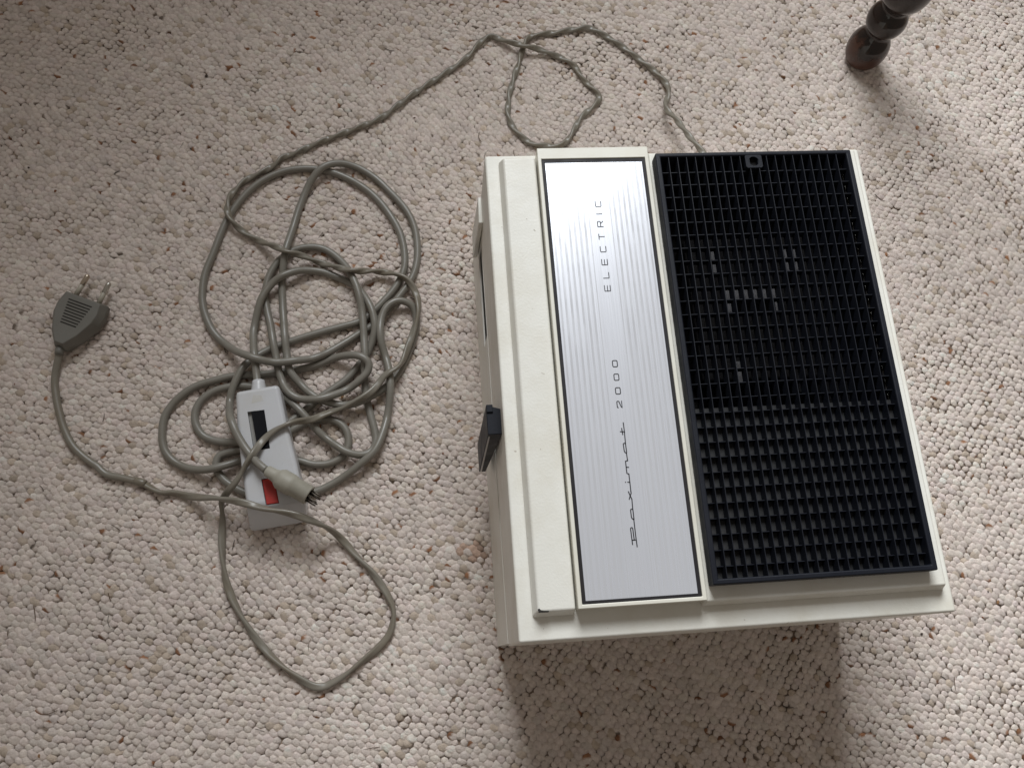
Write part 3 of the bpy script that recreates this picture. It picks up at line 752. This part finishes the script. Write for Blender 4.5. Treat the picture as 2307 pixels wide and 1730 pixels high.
FLEX="-274.5,251.9,8.0 -275.8,247.1,7.4 -277.0,242.2,6.1 -278.2,237.3,4.7 -279.1,232.4,3.6 -279.4,227.4,3.1 -279.0,222.4,2.8 -278.1,217.5,2.8 -277.1,212.6,2.8 -275.9,207.7,2.8 -274.6,202.9,2.8 -273.1,198.1,2.8 -271.6,193.3,2.8 -269.7,188.6,2.8 -267.6,184.1,2.8 -265.3,179.7,2.8 -262.6,175.4,2.8 -259.4,171.6,2.8 -255.8,168.1,2.8 -252.0,164.8,2.8 -248.1,161.7,2.8 -244.0,158.8,2.8 -240.6,155.2,2.8 -236.7,152.2,2.8 -231.9,150.6,2.8 -227.0,149.4,2.8 -222.2,148.0,2.8 -217.4,146.7,2.8 -212.7,145.0,2.8 -208.2,142.7,2.8 -204.0,140.0,2.8 -199.7,137.5,2.8 -195.0,136.0,2.8 -189.9,135.8,2.9 -185.1,134.8,3.1 -180.3,133.3,3.8 -175.4,131.9,5.2 -170.6,130.7,7.5 -165.7,129.5,10.6 -160.8,128.5,14.1 -155.9,127.4,17.3 -151.0,126.2,19.6 -146.2,124.8,21.6 -141.4,123.4,24.9 -136.6,121.9,28.0 -131.9,120.3,29.1 -127.1,118.8,29.3 -122.4,117.1,29.3 -117.6,115.6,29.3 -112.8,114.3,29.3 -107.9,113.1,29.3 -103.0,111.9,29.3 -98.2,110.4,29.3 -93.5,108.8,29.2 -88.9,106.9,28.4 -84.1,105.2,25.3 -79.4,103.5,19.7 -74.9,101.4,13.4 -70.7,98.6,8.4 -67.1,95.2,5.2 -63.7,91.5,3.7 -60.5,87.6,3.0 -57.4,83.7,2.8 -54.1,79.9,2.8 -50.8,76.1,2.8 -47.5,72.4,2.8 -44.3,68.5,2.8 -41.3,64.5,2.8 -38.5,60.3,2.8 -35.9,56.0,2.8 -33.5,51.7,2.8 -31.4,47.1,2.8 -29.9,42.3,2.8 -29.7,37.3,2.8 -30.6,32.4,2.8 -31.9,27.6,2.8 -34.1,23.1,2.8 -37.3,19.2,2.8 -41.0,15.8,2.8 -44.9,12.7,2.8 -49.0,9.8,2.8 -53.0,6.9,2.8 -57.2,4.0,2.8 -61.3,1.2,2.8 -65.5,-1.5,2.8 -69.9,-4.0,2.8 -74.4,-6.1,2.8 -79.1,-7.9,2.8 -84.1,-8.1,2.8 -88.8,-6.5,2.8 -93.1,-3.9,2.8 -97.2,-1.1,2.8 -101.3,1.8,2.8 -105.3,4.9,2.8 -109.1,8.1,2.8 -112.8,11.6,2.8 -116.3,15.1,2.8 -119.7,18.8,2.8 -122.9,22.6,2.8 -126.1,26.5,2.8 -129.1,30.6,2.8 -131.9,34.7,2.8 -134.6,38.9,2.8 -137.2,43.2,2.8 -139.6,47.6,2.8 -141.9,52.0,2.8 -144.1,56.6,2.8 -146.0,61.2,2.8 -147.7,65.9,2.8 -149.1,70.7,2.8 -150.2,75.6,2.8 -151.0,80.6,2.8 -151.6,85.5,2.8 -152.0,90.5,2.8 -152.4,95.5,2.8 -152.6,100.5,2.8 -152.5,105.6,2.9 -152.4,110.6,3.2 -152.2,115.6,4.1 -152.2,120.6,6.2 -151.5,125.5,10.1 -148.1,129.0,15.8 -143.9,131.7,22.1 -139.7,134.5,26.9 -136.4,138.2,28.9 -133.6,142.4,29.7 -130.7,146.5,31.7 -127.7,150.5,33.9 -125.0,154.7,34.1 -122.7,159.2,32.2 -120.3,163.5,30.0 -117.1,167.4,29.3 -113.3,170.7,29.3 -109.2,173.5,29.3 -104.6,175.6,29.2 -100.0,177.6,28.4 -95.4,179.5,25.4 -90.7,181.4,20.1 -86.1,183.4,15.4 -81.7,185.7,12.8 -77.4,188.2,10.7 -72.8,190.3,9.1 -68.0,191.6,9.3 -63.1,192.7,10.8 -58.4,194.3,12.3 -53.7,196.3,13.5 -49.2,198.4,14.2 -44.9,200.9,14.3 -40.8,203.9,13.9 -37.4,207.6,13.2 -34.4,211.5,13.1 -31.2,215.4,14.1 -27.3,218.5,14.7 -22.9,221.0,14.0 -19.2,224.3,12.1 -16.7,228.6,10.0 -14.7,233.2,8.8 -13.0,237.9,8.5 -11.2,242.6,8.5 -9.5,247.3,8.5 -7.8,252.1,8.6 -6.3,256.8,8.7 -4.8,261.6,9.0 -3.3,266.4,9.2 -2.4,271.3,9.3 -2.3,276.3,9.0 -2.7,281.3,8.2 -3.9,286.2,7.5 -5.7,290.9,7.7 -8.1,295.2,8.3 -11.3,299.1,8.5 -15.3,302.0,8.4 -19.9,304.1,8.0 -24.6,305.6,7.1 -29.5,306.8,6.1 -34.5,307.4,6.5 -39.5,307.4,8.4 -44.4,306.3,10.7 -49.3,305.5,12.5 -54.3,306.0,13.3 -59.2,307.2,12.8 -63.8,309.1,11.3 -68.2,311.4,9.2 -72.6,313.9,7.0 -77.0,316.2,5.3 -81.7,318.2,4.8 -86.3,320.0,5.9 -91.1,321.5,8.2 -96.1,322.3,10.7 -101.0,322.9,12.8 -105.8,324.4,13.9 -110.3,326.7,13.7 -114.5,329.2,12.2 -118.8,331.9,9.9 -123.0,334.7,7.4 -127.1,337.5,5.3 -131.2,340.3,4.0 -135.3,343.2,3.7 -139.5,346.0,4.3 -143.6,348.9,5.4 -147.2,352.3,6.6 -150.3,356.3,7.7 -152.5,360.8,8.3 -153.9,365.6,8.3 -153.9,370.6,7.6 -153.1,375.5,6.5 -151.7,380.3,5.4 -149.6,384.9,4.3 -146.7,389.0,3.6 -143.4,392.7,3.1 -139.6,396.0,2.9 -135.4,398.8,2.8 -131.0,401.1,2.8 -126.5,403.4,2.8 -122.2,405.9,2.8 -118.3,409.1,2.8 -114.7,412.5,2.8 -111.1,416.1,2.8 -106.7,417.9,2.8 -102.1,419.7,2.8 -97.6,421.9,2.8 -93.1,424.1,2.8 -88.6,426.3,2.8 -84.1,428.5,2.8 -79.6,430.7,2.8 -75.0,432.8,2.8 -70.4,434.8,2.8 -65.8,436.7,2.8 -61.1,438.6,2.8 -56.5,440.5,2.8 -51.9,442.4,2.8 -47.3,444.4,2.8 -42.7,446.4,2.8 -38.1,448.4,2.8 -33.5,450.5,2.8 -29.1,452.9,2.8 -24.9,455.6,2.8 -21.0,458.8,2.8 -17.3,462.1,2.8 -13.6,465.5,2.8 -9.8,468.7,2.8 -5.9,471.9,2.8 -1.9,475.0,2.8 2.0,478.1,2.8 6.0,481.1,2.8 10.0,484.2,2.8 14.0,487.1,2.8 18.1,490.1,2.8 22.1,493.0,2.8 26.2,495.9,2.8 30.2,498.9,2.8 34.3,501.9,2.8 38.4,504.8,2.8 42.4,507.8,2.8 46.2,511.0,2.8 49.8,514.5,2.8 53.1,518.3,2.8 56.2,522.2,2.8 59.3,526.1,2.8 62.6,529.9,2.8 66.0,533.6,2.8 69.9,536.7,2.9 74.7,536.6,3.1 79.0,534.0,3.6 83.2,531.3,4.5 87.7,529.0,5.6 92.1,526.7,6.8 96.6,524.5,7.7 101.3,522.8,7.9 106.3,521.9,7.4 111.2,521.4,6.4 116.1,520.4,5.2 121.0,519.1,4.2 125.8,517.5,3.4 130.4,515.7,3.0 134.9,513.4,2.8 139.1,510.8,2.8 143.1,507.7,2.8 146.5,504.0,2.8 148.8,499.6,2.8 150.5,494.9,2.8 152.7,490.4,2.8 155.8,486.4,2.8 159.2,482.8,2.8 162.4,478.9,2.8 164.8,474.5,2.8 165.3,469.6,2.8 162.5,465.6,2.8 158.9,462.0,2.8 155.2,458.7,2.8 151.4,455.4,2.8 147.9,451.8,2.8 144.8,447.9,2.8 142.3,443.5,2.8 139.9,439.1,2.8 137.3,434.8,2.8 134.5,430.7,2.8 131.4,426.7,2.8 127.4,423.8,2.8 122.5,422.9,2.8 117.5,422.9,2.8 112.5,423.2,2.8 107.5,423.7,2.8 102.7,425.1,2.8 98.4,427.7,2.8 94.7,431.0,2.8 91.3,434.7,2.8 88.4,438.8,2.8 85.9,443.2,2.8 84.0,447.8,2.8 82.9,452.7,2.8 82.7,457.7,2.8 83.1,462.7,2.8 83.8,467.6,2.8 84.7,472.6,2.8 85.8,477.4,2.8 87.2,482.3,2.8 88.6,487.1,2.8 90.2,491.8,2.8 91.8,496.6,2.8 93.5,501.3,2.8 95.3,506.0,2.8 96.9,510.7,2.8 98.3,515.5,2.8 99.7,520.3,2.8 101.3,525.1,2.8 103.4,529.6,2.8 106.1,533.9,2.8 109.9,537.1,2.8 114.7,538.4,2.8 119.6,539.0,2.8 124.6,539.7,2.8 129.6,540.4,2.8 134.5,541.2,2.8 139.4,542.2,2.8 144.3,543.2,2.8 149.3,544.2,2.8 154.2,545.0,2.8 159.2,545.8,2.8 164.1,545.3,2.8 168.7,543.3,2.8 172.9,540.5,2.8 176.9,537.5,2.8 180.9,534.5,2.8 184.8,531.4,2.8 188.7,528.2,2.8 192.4,524.8,2.8 196.0,521.4,2.8 199.6,517.9,2.8 203.2,514.3,2.9 206.7,510.8,2.9 210.2,507.2,3.0 213.7,503.6,3.1 217.2,500.0,3.3 220.4,496.2,3.5 223.3,492.1,3.7 225.8,487.8,4.1 227.9,483.2,4.5 228.9,478.3,5.1 228.1,473.4,5.8 226.6,468.6,6.6 224.6,464.0,7.7 222.8,459.4,8.8 222.2,454.4,10.2 223.5,449.6,11.8 225.6,445.1,13.5 227.5,440.4,15.3 228.9,435.6,17.3 230.1,430.8,19.4 231.2,425.9,21.5 232.4,421.0,23.5 233.8,416.2,25.5 235.3,411.4,27.3 237.0,406.7,28.9 238.8,402.0,30.2 240.8,397.4,31.2 243.0,392.9,31.8 245.3,388.4,32.0"

lead = thing('power_cord', 'twisted grey mains cord ending in a dark grey two pin plug', 'power cord', (-262, 278, 0))
fp = np.vstack([parse(FLEX), [[246.5, 372, 29], [246.5, 350, 26], [246.5, 322, 25]]])
fp = catmull(fp, 4) - (0, 0, .7)
prof8 = []
for k in range(16):
    t = 2 * math.pi * k / 16
    prof8.append((2.8 * math.cos(t), 2.0 * math.sin(t) * (0.72 + 0.28 * min(1, abs(math.cos(t)) * 1.45))))
prof0 = [(2.75 * math.cos(2 * math.pi * k / 16), 2.3 * math.sin(2 * math.pi * k / 16)) for k in range(16)]
def flexprof(s):
    w = min(1, max(0, (s - 138) / 10))
    return [(a[0] * w + b[0] * (1 - w), a[1] * w + b[1] * (1 - w)) for a, b in zip(prof8, prof0)]
def flextwist(s):
    if s < 140:
        return 0.3
    t = 0.3 + (min(s, 900) - 140) * 2 * math.pi / 92 + 0.5 * math.sin(s * .021)
    if s > 900:
        t += (s - 900) * 2 * math.pi / 38
    return t
sweep('cable', fp, flexprof, M_flex, lead, flextwist)
lathe('sheath_end', [(0, 2.3), (1, 3.0), (7, 3.1), (9, 2.5)], (-216.7, 146.5, 2.8), (0.941, -0.338, 0.000), M_flex, lead, 20)

# plug: a flat six sided body tapering to the cable, ribs on its back, two half sleeved pins
pc = Vector((-264.2, 276.0, 0)); ax = Vector((0.40, 0.917, 0)).normalized(); sx = Vector((ax.y, -ax.x, 0))
def pl(u, v, z):
    return tuple(pc + sx * u + ax * v + Vector((0, 0, z)))
half = [(4.2, -27.5), (12.5, -16.5), (18.8, -2), (19.6, 6), (17.6, 16.2)]
outline = half + [(-u, v) for u, v in half[::-1]]
bm = bmesh.new()
rings = []
for z, k in ((1.0, .90), (3.2, 1.0), (8.5, 1.0), (14.6, .80)):
    rings.append([bm.verts.new(pl(u * k, (v + 4) * (k + (1 - k) * .45) - 4, z)) for u, v in outline])
m = len(outline)
bm.faces.new(rings[0][::-1]); bm.faces.new(rings[-1])
for a, b in zip(rings, rings[1:]):
    for i in range(m):
        bm.faces.new((a[i], a[(i + 1) % m], b[(i + 1) % m], b[i]))
plug = put('plug', bmesh_out(bm, 'plug'), M_plug, lead)
bevel(plug, 0.7)
for k in range(9):
    v = 9.5 - 2.35 * k
    w = 9.6 - 0.40 * k if k else 9.6
    bm = bmesh.new()
    hexa(bm, [pl(-w, v - .55, 14.2), pl(w, v - .55, 14.2), pl(w, v + .55, 14.2), pl(-w, v + .55, 14.2)],
         [pl(-w, v - .5, 14.75), pl(w, v - .5, 14.75), pl(w, v + .5, 14.75), pl(-w, v + .5, 14.75)])
    put('grip_groove', bmesh_out(bm, 'grip_groove'), M_groove, plug)
for sgn, mat in ((-1, M_pin_warm), (1, M_pin)):
    st = Vector(pl(sgn * 9.6, 15.5, 8.0))
    d = ax + sx * (-sgn) * 0.035
    lathe('pin_sleeve', [(0, 1.95), (9.5, 1.9), (9.6, 1.8)], st, d, M_sleeve, plug, 16)
    lathe('pin', [(9.4, 2.0), (17.6, 2.0), (18.6, 1.7), (19.1, 1.0)], st, d, mat, plug, 16)
lathe('cable_collar', [(0, 3.6), (4, 3.3), (6, 2.9)], Vector(pl(0, -26.5, 7.6)), Vector((-0.24, -1, -.06)), M_plug, plug, 18)

# ---------------------------------------------------------------- wired remote control
rem = thing('remote_control', 'pale grey wired remote control with black slider and red button, under its coiled round cable', 'remote control', (-117, 156, 0))
L_ = [(-140.2, 204.6), (-138.7, 180), (-135.2, 149), (-130.6, 117)]
R__ = [(-108.6, 208.9), (-102.8, 179.7), (-95.4, 148.5), (-89.6, 121)]
secs = []
for (lx, ly), (rx, ry) in zip(L_, R__):
    secs.append([(lx, ly, 6.2), (rx, ry, 6.2), (rx, ry, 26.3), (lx, ly, 26.3)])
secs.append([(-131.5, 102.5, 4.5), (-90.6, 107.5, 4.5), (-90.6, 108.4, 9.5), (-131.3, 103.4, 9.5)])
bm = bmesh.new()
rv = [[bm.verts.new(p) for p in s] for s in secs]
for a, b in zip(rv, rv[1:]):
    for k in range(4):
        bm.faces.new((a[k], a[(k + 1) % 4], b[(k + 1) % 4], b[k]))
bm.faces.new(rv[0][::-1]); bm.faces.new(rv[-1])
hs = put('handset', bmesh_out(bm, 'handset'), M_remote, rem)
bevel(hs, 3.4, 5, 35)
def quadbox(name, q, z0, z1, mat, parent):
    bm = bmesh.new()
    hexa(bm, [(x, y, z0) for x, y in q], [(x, y, z1) for x, y in q])
    return put(name, bmesh_out(bm, name), mat, parent)
def ccw(a, b, c, d):
    return [a, b, c, d]
slot_q = ccw((-126.0, 158.4), (-114.4, 159.9), (-118.8, 189.3), (-131.0, 188.4))
but_q = ccw((-116.9, 118.4), (-107.6, 119.3), (-111.2, 138.4), (-120.4, 137.4))
cut = quadbox('cut', slot_q, 22.5, 30, None, rem)
cut2 = quadbox('cut', but_q, 23, 30, None, rem)
bpy.context.view_layer.update()
for c in (cut, cut2):
    md = hs.modifiers.new('hole', 'BOOLEAN'); md.operation = 'DIFFERENCE'; md.object = c; md.solver = 'EXACT'
baked(hs)
for c in (cut, cut2):
    bpy.data.objects.remove(c, do_unlink=True)
quadbox('slider_bed', ccw((-125.8, 158.6), (-114.6, 160.1), (-119.0, 189.1), (-130.8, 188.2)), 22.5, 23.2, M_well, rem)
bevel(quadbox('slider', ccw((-122.9, 159.0), (-114.7, 160.2), (-119.2, 189.0), (-128.2, 188.2)), 23.2, 26.9, M_slider, rem), 0.3)
bevel(quadbox('red_button', ccw((-116.5, 118.8), (-107.9, 119.7), (-111.4, 138.0), (-120.0, 137.1)), 23, 26.0, M_red, rem), 0.5)
dirn = Vector((-0.06, 1, 0))
lathe('strain_relief', [(-1.5, 6.0), (1.5, 5.9), (7, 4.9), (9.5, 4.7), (10.2, 3.6)], (-124.9, 206.0, 15.0), dirn, M_remote, rem, 24)
rp_ = catmull(np.vstack([[[-126.0, 212.0, 14.8]], parse(ROUND)]), 4) - (0, 0, .7)
rc = [(2.95 * math.cos(2 * math.pi * k / 14), 2.95 * math.sin(2 * math.pi * k / 14)) for k in range(14)]
sweep('cable', rp_, lambda s: rc, M_cable, rem)
# multi pin connector lying across the handset
c0 = Vector((-114.6, 141.2, 35.2)); cd = Vector((31.5, -20.8, -1.0)).normalized()
con = lathe('connector', [(-1, 3.2), (0, 4.2), (6, 4.6), (8, 5.3), (9.5, 6.6), (11.5, 7.7), (19, 7.9), (21.5, 7.7), (22.6, 7.0), (34.5, 7.1), (35.2, 6.7), (35.2, 5.9), (33.0, 5.8)], c0, cd, M_din, rem, 32)
lathe('connector_face', [(32.6, 5.85), (33.4, 5.85)], c0, cd, M_inside, con, 24, False)
cu = cd.orthogonal().normalized(); cw = cd.cross(cu)
for k in range(6):
    a = 2 * math.pi * k / 6 + .3
    o_ = c0 + (cu * math.cos(a) + cw * math.sin(a)) * 3.9
    lathe('contact_pin', [(33, .62), (42.3, .6), (43, .3)], o_, cd, M_dinpin, con, 8)
quadbox('tape_residue', ccw((-128.2, 194.6), (-119.4, 196.4), (-121.2, 200.6), (-127.0, 201.2)), 26.25, 26.36, M_residue, rem)

# ---------------------------------------------------------------- turned furniture leg
leg = thing('furniture_leg', 'dark turned wooden furniture leg with worn reddish foot standing on the carpet', 'furniture leg', (416.5, 511.0, 0))
pf = [(-1.5, 12.0), (0, 13.6), (3, 16.6), (8, 19.4), (14, 20.8), (20, 21.0), (26, 19.6), (31, 16.6), (35, 13.2), (38, 11.6), (40, 11.8),
      (42.5, 14.4), (46, 17.8), (51, 19.6), (56, 19.8), (61, 18.4), (65, 15.6), (68, 13.4), (70.5, 13.0), (73, 14.8), (78, 19.0), (85, 22.6),
      (94, 24.0), (104, 22.6), (114, 18.6), (122, 15.0), (128, 14.2), (133, 17.0), (140, 20.0), (147, 20.2), (153, 17.4), (158, 14.8), (168, 16.0),
      (200, 19.5), (250, 22.0), (300, 21.0), (340, 17.0), (352, 15.0), (358, 18.5), (368, 21.5), (380, 20.0), (390, 20.0)]
P = catmull(np.array(pf) * (1, .88), 3)
lg = lathe('turned_shaft', [tuple(p) for p in P], (416.5, 511.0, 0), (0, 0, 1), M_wood, leg, 40)
lg.data.transform(Matrix.Translation(Vector((-416.5, -511.0, 0)) * MM)); lg.location = (0, 0, 0)
box('square_block', 393, 438, 485, 530, 389.5, 460, M_wood, leg, 2)
